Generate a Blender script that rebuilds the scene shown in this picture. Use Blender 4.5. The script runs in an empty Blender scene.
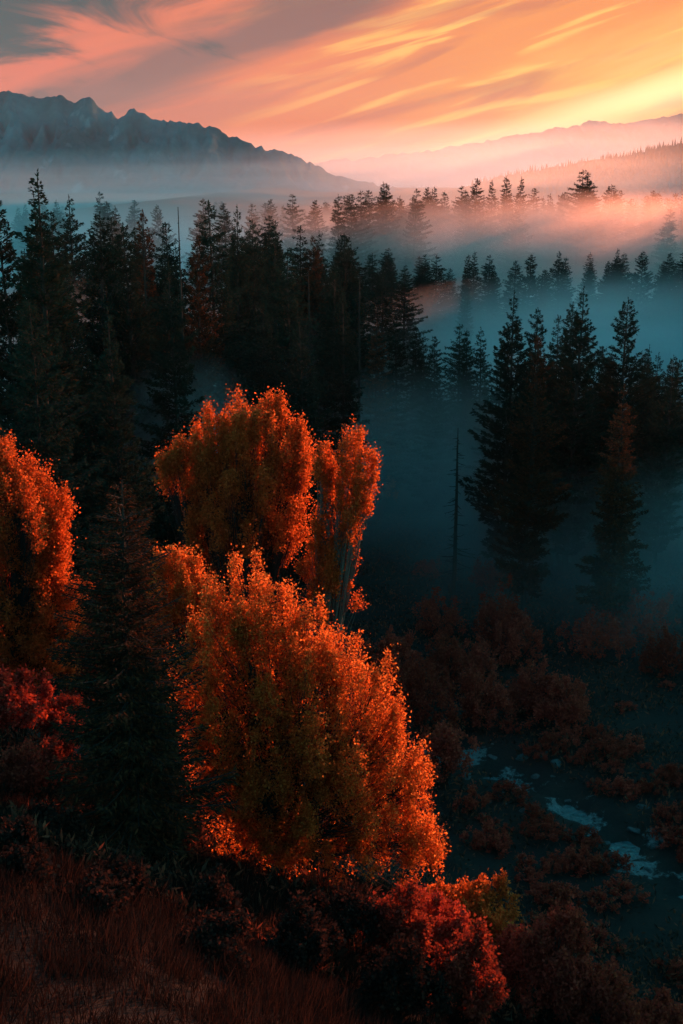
import bpy, math, random
import numpy as np
from mathutils import Vector

random.seed(7)
S = bpy.context.scene
COL = S.collection
R = math.radians

# ------------------------------------------------------------------ camera
CAM_H = 34.0
F = 1150.0
PITCH = R(15.87)
cam_d = bpy.data.cameras.new('camera')
cam = bpy.data.objects.new('camera', cam_d)
COL.objects.link(cam)
cam.location = (0, 0, CAM_H)
cam.rotation_euler = (math.pi / 2 - PITCH, 0, 0)
cam_d.sensor_fit = 'VERTICAL'
cam_d.sensor_height = 36.0
cam_d.lens = 36.0 * F / 1024.0
cam_d.clip_start = 0.5
cam_d.clip_end = 40000
S.camera = cam
CP, SP = math.cos(PITCH), math.sin(PITCH)


def at(px, row, Y):
    """world point at depth Y seen at that place of the photograph (used to survey the layout)"""
    xc, yc = (px - 341.5) / F, (512 - row) / F
    dy, dz = CP + yc * SP, -SP + yc * CP
    return (xc / dy * Y, Y, CAM_H + dz / dy * Y)


# ------------------------------------------------------------------ sun / sky parameters
SUN_AZ, SUN_EL = R(36), R(7.5)

# ------------------------------------------------------------------ noise


def _hash(ix, iy, seed):
    n = (ix.astype(np.int64) * 374761393 + iy.astype(np.int64) * 668265263 + seed * 2147483647) & 0x7fffffff
    n = ((n ^ (n >> 13)) * 1274126177) & 0x7fffffff
    return ((n ^ (n >> 16)) & 0xffff) / 65535.0


def vnoise(x, y, seed=0):
    x, y = np.asarray(x, float), np.asarray(y, float)
    ix, iy = np.floor(x), np.floor(y)
    fx, fy = x - ix, y - iy
    fx, fy = fx * fx * (3 - 2 * fx), fy * fy * (3 - 2 * fy)
    a, b = _hash(ix, iy, seed), _hash(ix + 1, iy, seed)
    c, d = _hash(ix, iy + 1, seed), _hash(ix + 1, iy + 1, seed)
    return (a * (1 - fx) + b * fx) * (1 - fy) + (c * (1 - fx) + d * fx) * fy


def fbm(x, y, seed=0, octv=4):
    t, amp, f, s = 0, 0.5, 1.0, 0
    for i in range(octv):
        t = t + amp * vnoise(np.asarray(x) * f, np.asarray(y) * f, seed + i * 17)
        s += amp
        amp *= 0.5
        f *= 2.07
    return t / s - 0.5


# ------------------------------------------------------------------ terrain height
def floor_pt(px, row, z=0.0):
    x, y, zz = at(px, row, 1.0)
    Y = (CAM_H - z) / (CAM_H - zz)
    return (x * Y, Y)


STREAM = np.array([floor_pt(*p) for p in [(360, 728), (430, 748), (490, 768), (545, 792), (590, 822), (640, 850), (690, 890), (760, 945), (830, 1040)]])


def seg_dist(x, y):
    d = np.full(np.shape(x), 1e9)
    for (ax, ay), (bx, by) in zip(STREAM[:-1], STREAM[1:]):
        vx, vy = bx - ax, by - ay
        t = np.clip(((x - ax) * vx + (y - ay) * vy) / (vx * vx + vy * vy), 0, 1)
        d = np.minimum(d, np.hypot(x - ax - t * vx, y - ay - t * vy))
    return d


def height(x, y):
    x, y = np.asarray(x, float), np.asarray(y, float)
    plane = 14 - 0.45 * x - 0.45 * (y - 24) + 1.6 * fbm(x / 9, y / 9, 3) + 0.35 * fbm(x / 1.7, y / 1.7, 9)
    plane = np.minimum(plane, 27 + 0.02 * plane)
    valley = 1.2 * fbm(x / 22, y / 22, 5) + 0.35 * fbm(x / 3, y / 3, 6)
    k = 2.2
    m = np.maximum(plane, valley)
    h = m + np.exp(-np.abs(plane - valley) / k) * k * 0.35
    # the valley climbs gently at the back
    h = h + 9 * np.clip((y - 240) / 330, 0, 1) ** 1.3 + 0.005 * np.clip(y - 600, 0, 3000)
    # left shoulder of the valley
    h = h + 10 * np.exp(-((x + 150) / 70) ** 2) * np.clip((y - 120) / 200, 0, 1)
    # unseen ridge added beyond the right edge, shaped to shade valley and left mist
    u = x * math.cos(SUN_AZ) - y * math.sin(SUN_AZ)
    v = x * math.sin(SUN_AZ) + y * math.cos(SUN_AZ)
    vc = np.maximum(120, 3.12 * np.abs(u) + 32)
    crest = np.interp(u, [-420, -300, -255, -205, -185, -165, -128, -112, -95, -65, -40, -20, -13, 8, 45], [0, 150, 125, 100, 45, 0, 0, 24, 48, 43, 20, 19, 24.8, 24.8, 0])
    h = h + crest * np.exp(-((v - vc) / np.clip(0.1 * vc, 22, 55)) ** 2)
    # higher unseen spur added farther off, to shade the mist below the mountains
    h = h + 440 * np.exp(-((u + 930) / 240) ** 4 - ((v - 3.12 * np.abs(u) - 380) / 230) ** 2) * (u < 0)
    # braided stream bed
    sd = seg_dist(x, y)
    bed = np.exp(-(sd / 1.5) ** 2)
    return h * (1 - bed * 0.6) - bed * (0.50 + 1.5 * fbm(x / 1.5, y / 1.0, 31, 3))


def gz(x, y):
    return float(height(np.array([x]), np.array([y]))[0])


# ------------------------------------------------------------------ mesh helpers
def mesh_np(name, V, Q, mats, mat_idx=None, smooth=False):
    me = bpy.data.meshes.new(name)
    V = np.asarray(V, np.float32)
    Q = np.asarray(Q, np.int32)
    n = Q.shape[1]
    me.vertices.add(len(V))
    me.vertices.foreach_set('co', V.ravel())
    me.loops.add(Q.size)
    me.loops.foreach_set('vertex_index', Q.ravel())
    me.polygons.add(len(Q))
    me.polygons.foreach_set('loop_start', np.arange(0, Q.size, n, dtype=np.int32))
    me.polygons.foreach_set('loop_total', np.full(len(Q), n, np.int32))
    if mat_idx is not None:
        me.polygons.foreach_set('material_index', np.asarray(mat_idx, np.int32))
    if smooth:
        me.polygons.foreach_set('use_smooth', np.ones(len(Q), bool))
    for m in mats if isinstance(mats, (list, tuple)) else [mats]:
        me.materials.append(m)
    me.update(calc_edges=True)
    me.validate()
    return me


def norm(a):
    return a / np.maximum(np.linalg.norm(a, axis=-1, keepdims=True), 1e-9)


def leaves(c, d, s, l, w):
    """diamond blades: base c, length axis d, side axis s"""
    c, d, s = np.asarray(c, float), norm(np.asarray(d, float)), np.asarray(s, float)
    s = norm(s - d * np.sum(s * d, -1, keepdims=True))
    l = np.broadcast_to(np.asarray(l, float), (len(c),))[:, None]
    w = np.broadcast_to(np.asarray(w, float), (len(c),))[:, None]
    V = np.stack([c, c + d * l * 0.45 + s * w * 0.5, c + d * l, c + d * l * 0.45 - s * w * 0.5], 1).reshape(-1, 3)
    Q = np.arange(len(c) * 4).reshape(-1, 4)
    return V, Q


class Tubes:
    def __init__(self):
        self.V, self.Q, self.n = [], [], 0

    def add(self, pts, rad, sides=5):
        pts = np.asarray(pts, float)
        k = len(pts)
        t = norm(np.gradient(pts, axis=0))
        up = np.where(np.abs(t[:, 2:3]) > 0.9, np.array([[1.0, 0, 0]]), np.array([[0, 0, 1.0]]))
        a = norm(np.cross(t, up))
        b = np.cross(t, a)
        ang = np.linspace(0, 2 * np.pi, sides, endpoint=False)
        rad = np.asarray(rad, float)[:, None, None]
        ring = pts[:, None] + rad * (a[:, None] * np.cos(ang)[None, :, None] + b[:, None] * np.sin(ang)[None, :, None])
        self.V.append(ring.reshape(-1, 3))
        i = np.arange(k - 1)[:, None] * sides
        j = np.arange(sides)[None]
        jn = (j + 1) % sides
        self.Q.append(np.stack([i + j, i + jn, i + sides + jn, i + sides + j], -1).reshape(-1, 4) + self.n)
        self.n += k * sides

    def mesh(self, name, mat):
        return mesh_np(name, np.concatenate(self.V), np.concatenate(self.Q), mat, smooth=True)


def link(name, me, parent=None):
    o = bpy.data.objects.new(name, me)
    COL.objects.link(o)
    if parent:
        o.parent = parent
    return o


def tag(o, label=None, cat=None, group=None, kind=None):
    if label: o['label'] = label
    if cat: o['category'] = cat
    if group: o['group'] = group
    if kind: o['kind'] = kind
    return o


# ------------------------------------------------------------------ materials
def new_mat(name):
    m = bpy.data.materials.new(name)
    m.use_nodes = True
    nt = m.node_tree
    for n in list(nt.nodes):
        nt.nodes.remove(n)
    out = nt.nodes.new('ShaderNodeOutputMaterial')
    return m, nt, out


def N(nt, typ, **kw):
    n = nt.nodes.new(typ)
    for k, v in kw.items():
        setattr(n, k, v)
    return n


def ramp(nt, fac, stops):
    r = N(nt, 'ShaderNodeValToRGB')
    el = r.color_ramp.elements
    while len(el) < len(stops):
        el.new(0.5)
    for e, (p, c) in zip(el, stops):
        e.position = p
        e.color = (*c, 1) if len(c) == 3 else c
    nt.links.new(fac, r.inputs[0])
    return r.outputs[0]


def math_n(nt, op, a, b=None, c=None, clamp=False):
    n = N(nt, 'ShaderNodeMath', operation=op)
    n.use_clamp = clamp
    for i, v in enumerate([a, b, c]):
        if v is None:
            continue
        if isinstance(v, (int, float)):
            n.inputs[i].default_value = v
        else:
            nt.links.new(v, n.inputs[i])
    return n.outputs[0]


def mix_col(nt, fac, a, b):
    n = N(nt, 'ShaderNodeMix', data_type='RGBA')
    for sock, v in ((n.inputs[0], fac), (n.inputs[6], a), (n.inputs[7], b)):
        if isinstance(v, (int, float)):
            sock.default_value = v
        elif isinstance(v, tuple):
            sock.default_value = (*v, 1) if len(v) == 3 else v
        else:
            nt.links.new(v, sock)
    return n.outputs[2]


def leaf_mat(name, stops, transl=0.4, obj_var=0.0, tint=(1, 1, 1)):
    m, nt, out = new_mat(name)
    g = N(nt, 'ShaderNodeNewGeometry')
    col = ramp(nt, g.outputs['Random Per Island'], stops)
    if obj_var:
        oi = N(nt, 'ShaderNodeObjectInfo')
        hs = N(nt, 'ShaderNodeHueSaturation')
        v = math_n(nt, 'MULTIPLY_ADD', oi.outputs['Random'], obj_var * 2, 1 - obj_var)
        nt.links.new(v, hs.inputs['Value'])
        nt.links.new(col, hs.inputs['Color'])
        col = hs.outputs[0]
    d = N(nt, 'ShaderNodeBsdfDiffuse')
    t = N(nt, 'ShaderNodeBsdfTranslucent')
    mx = N(nt, 'ShaderNodeMixShader')
    mx.inputs[0].default_value = transl
    nt.links.new(col, d.inputs[0])
    tm = N(nt, 'ShaderNodeMix', data_type='RGBA', blend_type='MULTIPLY')
    tm.inputs[0].default_value = 1.0
    nt.links.new(col, tm.inputs[6])
    tm.inputs[7].default_value = (*tint, 1)
    nt.links.new(tm.outputs[2], t.inputs[0])
    nt.links.new(d.outputs[0], mx.inputs[1])
    nt.links.new(t.outputs[0], mx.inputs[2])
    nt.links.new(mx.outputs[0], out.inputs[0])
    return m


def rough_mat(name, stops, scale, rough=0.9, bump=0.4, stretch=(1, 1, 1), spec=0.15):
    m, nt, out = new_mat(name)
    tc = N(nt, 'ShaderNodeTexCoord')
    mp = N(nt, 'ShaderNodeMapping')
    mp.inputs['Scale'].default_value = stretch
    nt.links.new(tc.outputs['Object'], mp.inputs[0])
    no = N(nt, 'ShaderNodeTexNoise')
    no.inputs['Scale'].default_value = scale
    no.inputs['Detail'].default_value = 8
    no.inputs['Roughness'].default_value = 0.65
    nt.links.new(mp.outputs[0], no.inputs['Vector'])
    b = N(nt, 'ShaderNodeBsdfPrincipled')
    b.inputs['Roughness'].default_value = rough
    b.inputs['Specular IOR Level'].default_value = spec
    nt.links.new(ramp(nt, no.outputs['Fac'], stops), b.inputs['Base Color'])
    bp = N(nt, 'ShaderNodeBump')
    bp.inputs['Strength'].default_value = bump
    nt.links.new(no.outputs['Fac'], bp.inputs['Height'])
    nt.links.new(bp.outputs[0], b.inputs['Normal'])
    nt.links.new(b.outputs[0], out.inputs[0])
    return m


M_NEEDLE = leaf_mat('conifer_needles', [(0.0, (0.008, 0.016, 0.012)), (0.7, (0.014, 0.025, 0.017)), (1.0, (0.034, 0.024, 0.014))], 0.25, 0.25)
M_RUST = leaf_mat('rusty_needles', [(0.0, (0.014, 0.015, 0.010)), (0.6, (0.060, 0.026, 0.014)), (1.0, (0.140, 0.042, 0.018))], 0.3, 0.2)
M_ORANGE = leaf_mat('orange_leaves', [(0.0, (0.30, 0.045, 0.008)), (0.5, (0.52, 0.056, 0.012)), (0.85, (0.62, 0.085, 0.018)), (1.0, (0.66, 0.120, 0.028))], 0.55, tint=(1.4, 3.1, 3.0))
M_ORANGE2 = leaf_mat('red_orange_leaves', [(0.0, (0.26, 0.035, 0.007)), (0.6, (0.48, 0.048, 0.010)), (1.0, (0.60, 0.075, 0.018))], 0.55, tint=(1.4, 2.9, 3.0))
M_BUSH = leaf_mat('russet_leaves', [(0.0, (0.22, 0.019, 0.014)), (0.6, (0.38, 0.031, 0.021)), (1.0, (0.52, 0.054, 0.032))], 0.4, 0.3, tint=(1.0, 2.0, 1.3))
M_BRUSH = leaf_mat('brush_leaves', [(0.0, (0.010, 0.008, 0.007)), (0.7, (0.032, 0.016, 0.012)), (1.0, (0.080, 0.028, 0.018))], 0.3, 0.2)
M_GRASS = leaf_mat('dry_grass', [(0.0, (0.007, 0.006, 0.006)), (0.6, (0.018, 0.010, 0.008)), (1.0, (0.050, 0.022, 0.015))], 0.3)
M_UNDER = leaf_mat('undergrowth_leaves', [(0.0, (0.010, 0.010, 0.008)), (0.5, (0.050, 0.024, 0.016)), (1.0, (0.26, 0.060, 0.030))], 0.3)
M_BARK = rough_mat('bark', [(0.3, (0.010, 0.008, 0.007)), (0.7, (0.035, 0.026, 0.021))], 3.0, stretch=(1, 1, 0.2))
M_PALEBARK = rough_mat('pale_bark', [(0.3, (0.05, 0.035, 0.028)), (0.7, (0.16, 0.11, 0.085))], 3.0, stretch=(1, 1, 0.2))
M_ROCK = rough_mat('rock', [(0.3, (0.02, 0.02, 0.02)), (0.7, (0.075, 0.072, 0.07))], 2.5, bump=0.6)


def ground_mat():
    m, nt, out = new_mat('ground')
    tc = N(nt, 'ShaderNodeTexCoord')
    def noise(scale, detail=6, rough=0.6):
        n = N(nt, 'ShaderNodeTexNoise')
        n.inputs['Scale'].default_value = scale
        n.inputs['Detail'].default_value = detail
        n.inputs['Roughness'].default_value = rough
        nt.links.new(tc.outputs['Object'], n.inputs['Vector'])
        return n.outputs['Fac']
    big, mid, fine = noise(0.09), noise(0.7), noise(5.0, 8, 0.7)
    c1 = ramp(nt, mid, [(0.35, (0.009, 0.009, 0.008)), (0.55, (0.018, 0.014, 0.011)), (0.75, (0.045, 0.022, 0.015))])
    c2 = ramp(nt, fine, [(0.3, (0.006, 0.006, 0.006)), (0.7, (0.022, 0.016, 0.013))])
    c = mix_col(nt, ramp(nt, big, [(0.4, (0.2,) * 3), (0.65, (0.75,) * 3)]), c1, c2)
    # pale gravel of the stream bed, kept by an attribute of the sheet
    at_ = N(nt, 'ShaderNodeAttribute', attribute_name='gravel')
    gcol = ramp(nt, fine, [(0.3, (0.03, 0.035, 0.035)), (0.7, (0.15, 0.16, 0.155))])
    gf = math_n(nt, 'ADD', at_.outputs['Fac'], math_n(nt, 'MULTIPLY', math_n(nt, 'SUBTRACT', noise(2.6, 7, 0.7), 0.5), 2.4))
    gf = math_n(nt, 'MULTIPLY', math_n(nt, 'SUBTRACT', gf, 0.42), 4.0, clamp=True)
    c = mix_col(nt, gf, c, gcol)
    b = N(nt, 'ShaderNodeBsdfPrincipled')
    b.inputs['Roughness'].default_value = 0.95
    b.inputs['Specular IOR Level'].default_value = 0.1
    nt.links.new(c, b.inputs['Base Color'])
    bp = N(nt, 'ShaderNodeBump')
    bp.inputs['Strength'].default_value = 0.6
    bp.inputs['Distance'].default_value = 0.2
    nt.links.new(fine, bp.inputs['Height'])
    nt.links.new(bp.outputs[0], b.inputs['Normal'])
    nt.links.new(b.outputs[0], out.inputs[0])
    return m


M_GROUND = ground_mat()

# ------------------------------------------------------------------ ground sheet
s = np.linspace(-1, 1, 321)
gx = 15.9 * np.sinh(6.6 * s) + 4
s1 = np.linspace(-0.42, 1, 361)
gy = 14.0 * np.sinh(7.0 * s1) + 45
X, Y = np.meshgrid(gx, gy)
Z = height(X, Y)
V = np.stack([X, Y, Z], -1).reshape(-1, 3)
nx, ny = len(gx), len(gy)
i, j = np.meshgrid(np.arange(nx - 1), np.arange(ny - 1))
b0 = (j * nx + i).ravel()
ground_me = mesh_np('ground', V, np.stack([b0, b0 + 1, b0 + nx + 1, b0 + nx], 1), M_GROUND, smooth=True)
gr = ground_me.attributes.new('gravel', 'FLOAT', 'POINT')
sd = seg_dist(X, Y)
gm = np.clip(0.5 - sd / 2.2 + 3.4 * fbm(X / 1.3, Y / 0.9, 77, 3), 0, 1) * (sd < 6)
gr.data.foreach_set('value', gm.ravel().astype(np.float32))
tag(link('ground', ground_me), kind='structure')

# ------------------------------------------------------------------ stream water
m, nt, out = new_mat('water')
b = N(nt, 'ShaderNodeBsdfPrincipled')
b.inputs['Base Color'].default_value = (0.010, 0.028, 0.030, 1)
b.inputs['Roughness'].default_value = 0.3
tc = N(nt, 'ShaderNodeTexCoord')
no = N(nt, 'ShaderNodeTexNoise')
no.inputs['Scale'].default_value = 3.0
no.inputs['Detail'].default_value = 4
nt.links.new(tc.outputs['Object'], no.inputs['Vector'])
bp = N(nt, 'ShaderNodeBump')
bp.inputs['Strength'].default_value = 1.0
bp.inputs['Distance'].default_value = 0.25
nt.links.new(no.outputs['Fac'], bp.inputs['Height'])
nt.links.new(bp.outputs[0], b.inputs['Normal'])
nt.links.new(b.outputs[0], out.inputs[0])
M_WATER = m
pts = []
for a_, b_ in zip(STREAM[:-1], STREAM[1:]):
    for t in np.linspace(0, 1, 8, endpoint=False):
        pts.append(a_ * (1 - t) + b_ * t)
pts = np.array(pts)
tan = norm(np.gradient(pts, axis=0))
nrm = np.stack([-tan[:, 1], tan[:, 0]], 1)
W = np.linspace(-1.4, 1.4, 8)
P = pts[:, None] + nrm[:, None] * W[None, :, None]
zz = np.full(P.shape[:2] + (1,), -0.44)
V = np.concatenate([P, zz], -1).reshape(-1, 3)
k, w_ = len(pts), len(W)
i, j = np.meshgrid(np.arange(w_ - 1), np.arange(k - 1))
b0 = (j * w_ + i).ravel()
tag(link('stream', mesh_np('stream', V, np.stack([b0, b0 + 1, b0 + w_ + 1, b0 + w_], 1), M_WATER)), kind='structure')


# ------------------------------------------------------------------ mountains
def mountain(name, ridge, Y0, front, back, mat, crag, seed, nx=420, ny=110, base=-6):
    """a range whose crest follows RIDGE (surveyed from the photograph) at distance Y0"""
    rp = np.array([at(px, row, Y0) for px, row in ridge])
    xs = np.linspace(rp[0, 0], rp[-1, 0], nx)
    crest = np.interp(xs, rp[:, 0], rp[:, 2])
    wl = abs(xs[-1] - xs[0])
    crest = crest + crag * (fbm(xs / (wl / 22), xs * 0 + 3, seed, 5)) * 1.2 + crag * (0.5 - np.abs(fbm(xs / (wl / 70), xs * 0 + 8, seed + 2, 4)) * 3)
    t = np.concatenate([np.linspace(-1, 0, int(ny * 0.7)), np.linspace(0, 1, int(ny * 0.3))[1:]])
    T, XX = np.meshgrid(t, xs, indexing='ij')
    C = np.broadcast_to(crest, XX.shape)
    prof = np.where(T < 0, (1 + T) ** 1.25, (1 - T) ** 1.2)
    YY = Y0 + np.where(T < 0, T * front, T * back) + (fbm(XX / (wl / 12), T * 2, seed + 5, 4)) * front * 0.25 * (1 - np.abs(T)) * np.clip(np.abs(T) * 4, 0, 1)
    gul = np.abs(fbm(XX / (wl / 44) + T * 2.2, T * 2.4, seed + 9, 6)) * 1.8
    ZZ = base + (C - base) * prof - (C - base) * 0.55 * gul * np.clip(np.abs(T) * 5, 0, 1) * (1 - np.abs(T))
    V = np.stack([XX, YY, ZZ], -1).reshape(-1, 3)
    n = len(xs)
    i, j = np.meshgrid(np.arange(n - 1), np.arange(len(t) - 1))
    b0 = (j * n + i).ravel()
    o = link(name, mesh_np(name, V, np.stack([b0, b0 + 1, b0 + n + 1, b0 + n], 1), mat, smooth=False))
    return tag(o, kind='structure')


def mountain_mat(name, dark, light, snow):
    m, nt, out = new_mat(name)
    tc = N(nt, 'ShaderNodeTexCoord')
    no = N(nt, 'ShaderNodeTexNoise')
    no.inputs['Scale'].default_value = 0.006
    no.inputs['Detail'].default_value = 10
    no.inputs['Roughness'].default_value = 0.7
    nt.links.new(tc.outputs['Object'], no.inputs['Vector'])
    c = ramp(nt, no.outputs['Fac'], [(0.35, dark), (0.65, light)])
    if snow:
        mp = N(nt, 'ShaderNodeMapping')
        mp.inputs['Rotation'].default_value = (0, R(35), R(20))
        mp.inputs['Scale'].default_value = (0.020, 0.006, 0.006)
        nt.links.new(tc.outputs['Object'], mp.inputs[0])
        n2 = N(nt, 'ShaderNodeTexNoise')
        n2.inputs['Scale'].default_value = 1.0
        n2.inputs['Detail'].default_value = 6
        nt.links.new(mp.outputs[0], n2.inputs['Vector'])
        f = ramp(nt, n2.outputs['Fac'], [(0.63, (0, 0, 0)), (0.70, (0.18, 0.18, 0.18))])
        c = mix_col(nt, f, c, (0.55, 0.55, 0.56))
    b = N(nt, 'ShaderNodeBsdfDiffuse')
    nt.links.new(c, b.inputs[0])
    nt.links.new(b.outputs[0], out.inputs[0])
    return m


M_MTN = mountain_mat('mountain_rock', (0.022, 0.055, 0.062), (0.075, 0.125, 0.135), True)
M_HILL = mountain_mat('wooded_slope', (0.02, 0.028, 0.022), (0.045, 0.045, 0.035), False)
mountain('mountain', [(-420, 40), (-260, 80), (-120, 74), (-40, 96), (0, 93), (20, 94), (40, 101), (62, 95), (75, 101), (90, 99), (110, 111), (118, 115), (135, 109), (160, 121), (190, 123),
                      (215, 129), (240, 139), (265, 147), (285, 154), (310, 166), (345, 178), (400, 192), (460, 205)], 2900, 620, 900, M_MTN, 13, 11)
mountain('mountain', [(180, 190), (260, 172), (320, 163), (380, 157), (430, 150), (480, 142), (520, 135), (560, 128), (590, 122), (620, 125), (650, 120), (690, 112), (760, 96), (900, 90), (1000, 130)],
         6600, 1500, 800, M_MTN, 20, 23)
HILL_RIDGE = [(420, 200), (470, 186), (510, 176), (535, 171), (560, 168), (600, 161), (640, 152), (690, 141), (760, 124), (850, 118), (950, 150)]
mountain('hill', HILL_RIDGE, 1700, 700, 500, M_HILL, 5, 37)


# ------------------------------------------------------------------ conifers
def conifer_meshes(seed, H=25.0, Rm=2.7, base=0.06, spacing=0.42, per=7, style='fir', spray=(0.50, 0.20), dens=17.0, mat=None, gap=0.12):
    rng = np.random.default_rng(seed)
    tb = Tubes()
    zt = np.linspace(0, H, 12)
    bend = np.cumsum(rng.normal(0, 0.05, (12, 2)), 0)
    tr = np.column_stack([bend, zt])
    r0 = H * 0.010
    tb.add(tr, r0 * (1 - zt / H) ** 0.8 + 0.015, 7)
    Cc, Dd, Ss, Ll, Ww = [], [], [], [], []
    z = base * H
    phase = rng.uniform(0, 6.28)
    azv = rng.normal(0, 0.16, 9)
    while z < H * 0.985:
        t = (z - base * H) / (H * (1 - base))
        if style == 'fir':
            prof = (1 - t) ** 0.68 * min(1, 0.55 + t * 4)
        elif style == 'spire':
            prof = (1 - t) ** 0.6 * min(1, 0.55 + t * 3) * 0.9
        else:
            prof = (1 - t ** 1.25) ** 0.85 * min(1, 0.35 + t * 2.6) * (0.85 + 0.25 * math.sin(t * 23 + phase))
        n = rng.integers(per - 1, per + 2) if t < 0.9 else rng.integers(4, 6)
        for q in range(n):
            if rng.random() < gap:
                continue
            a = phase + q * 6.283 / n + rng.uniform(-0.4, 0.4)
            L = Rm * prof * rng.uniform(0.55, 1.18) * (1 + azv[int(a * 1.43) % 9]) + 0.10
            zb = z + rng.uniform(-0.25, 0.25) * spacing * 2
            p0 = np.array([np.interp(zb, zt, tr[:, 0]), np.interp(zb, zt, tr[:, 1]), zb])
            out_ = np.array([math.cos(a), math.sin(a), 0])
            side = np.array([-math.sin(a), math.cos(a), 0])
            rise = (-0.28 + 0.55 * t) if style != 'pine' else (-0.02 + 0.5 * t)
            rise += rng.uniform(-0.12, 0.12)
            ss = np.linspace(0, 1, 4)
            curve = p0 + L * (ss[:, None] * out_ + (rise * ss + 0.22 * ss ** 2 * (1 if t < 0.8 else 0.4))[:, None] * np.array([0, 0, 1.0]))
            if L > 0.5:
                tb.add(curve, 0.02 + 0.012 * L * (1 - ss), 3)
            m = max(14, int(L * dens * 2.0 * (1 + 0.5 * t)))
            lo = 0.1 if style != 'pine' else 0.2
            u = lo + (1 - lo) * rng.random(m) ** 0.8
            P = np.stack([np.interp(u, ss, curve[:, k]) for k in range(3)], 1)
            wid = L * 0.30 * (1.15 - u)
            off = rng.uniform(-1, 1, m) * wid
            P = P + side * off[:, None] + np.array([0, 0, 1.0]) * rng.normal(0, 0.07, m)[:, None]
            sg = np.sign(off)
            D = out_ * rng.uniform(0.3, 1.0, m)[:, None] + side * (sg * rng.uniform(0.1, 0.9, m))[:, None] + np.array([0, 0, 1.0]) * rng.normal(-0.12 if style != 'pine' else 0.25, 0.3, m)[:, None]
            Sx = np.cross(D, np.array([0, 0, 1.0])) + rng.normal(0, 0.45, (m, 3))
            Cc.append(P); Dd.append(D); Ss.append(Sx)
            Ll.append(spray[0] * (1 - 0.6 * t) * rng.uniform(0.6, 1.25, m)); Ww.append(spray[1] * (1 - 0.4 * t) * rng.uniform(0.6, 1.3, m))
        z += spacing * rng.uniform(0.75, 1.3)
    # leader
    m = 10
    P = np.column_stack([np.full(m, tr[-1, 0]), np.full(m, tr[-1, 1]), H - rng.random(m) * 0.9])
    Cc.append(P); Dd.append(rng.normal(0, 0.4, (m, 3)) + [0, 0, 1]); Ss.append(rng.normal(0, 1, (m, 3)))
    Ll.append(np.full(m, spray[0] * 0.5)); Ww.append(np.full(m, spray[1] * 0.6))
    Vv, Qq = leaves(np.concatenate(Cc), np.concatenate(Dd), np.concatenate(Ss), np.concatenate(Ll), np.concatenate(Ww))
    return tb.mesh('conifer_trunk', M_BARK), mesh_np('conifer_crown', Vv, Qq, mat or M_NEEDLE)


KIND = {
    'fir': [conifer_meshes(1, Rm=4.7), conifer_meshes(2, Rm=4.3, gap=0.2, base=0.1)],
    'pine': [conifer_meshes(3, Rm=4.6, style='pine', base=0.12, gap=0.2, dens=19), conifer_meshes(4, Rm=4.3, style='pine', base=0.1, gap=0.22, dens=19)],
    'spire': [conifer_meshes(5, Rm=3.4, style='spire'), conifer_meshes(6, Rm=3.1, style='spire', gap=0.2)],
    'rust': [conifer_meshes(7, Rm=4.6, mat=M_RUST, gap=0.2), conifer_meshes(8, Rm=4.3, style='pine', base=0.1, mat=M_RUST, gap=0.2, dens=19)],
}
_count = [0]


def conifer(px, row, Y, kind, label, group, wid=1.0):
    x, y, zt = at(px, row, Y)
    z0 = gz(x, y) - 0.15
    h = max(zt - z0, 5.0)
    _count[0] += 1
    tr, cr = KIND[kind][_count[0] % 2]
    e = link('conifer_tree', None)
    e.location = (x, y, z0)
    sc = h / 25.0
    e.scale = (wid * sc ** 0.6, wid * sc ** 0.6, sc)
    e.rotation_euler = (random.uniform(-.02, .02), random.uniform(-.02, .02), random.uniform(0, 6.28))
    tag(e, label, 'conifer', group)
    link('trunk', tr, e)
    link('crown', cr, e)
    return e


G_LEFT, G_RIGHT, G_MID, G_FAR, G_BAND = ('conifers of the dark left forest', 'conifers of the right middle stand', 'conifers around the valley clearing',
                                         'conifers of the far misty treeline', 'conifers in the dim belt under the pink fog')
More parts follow.
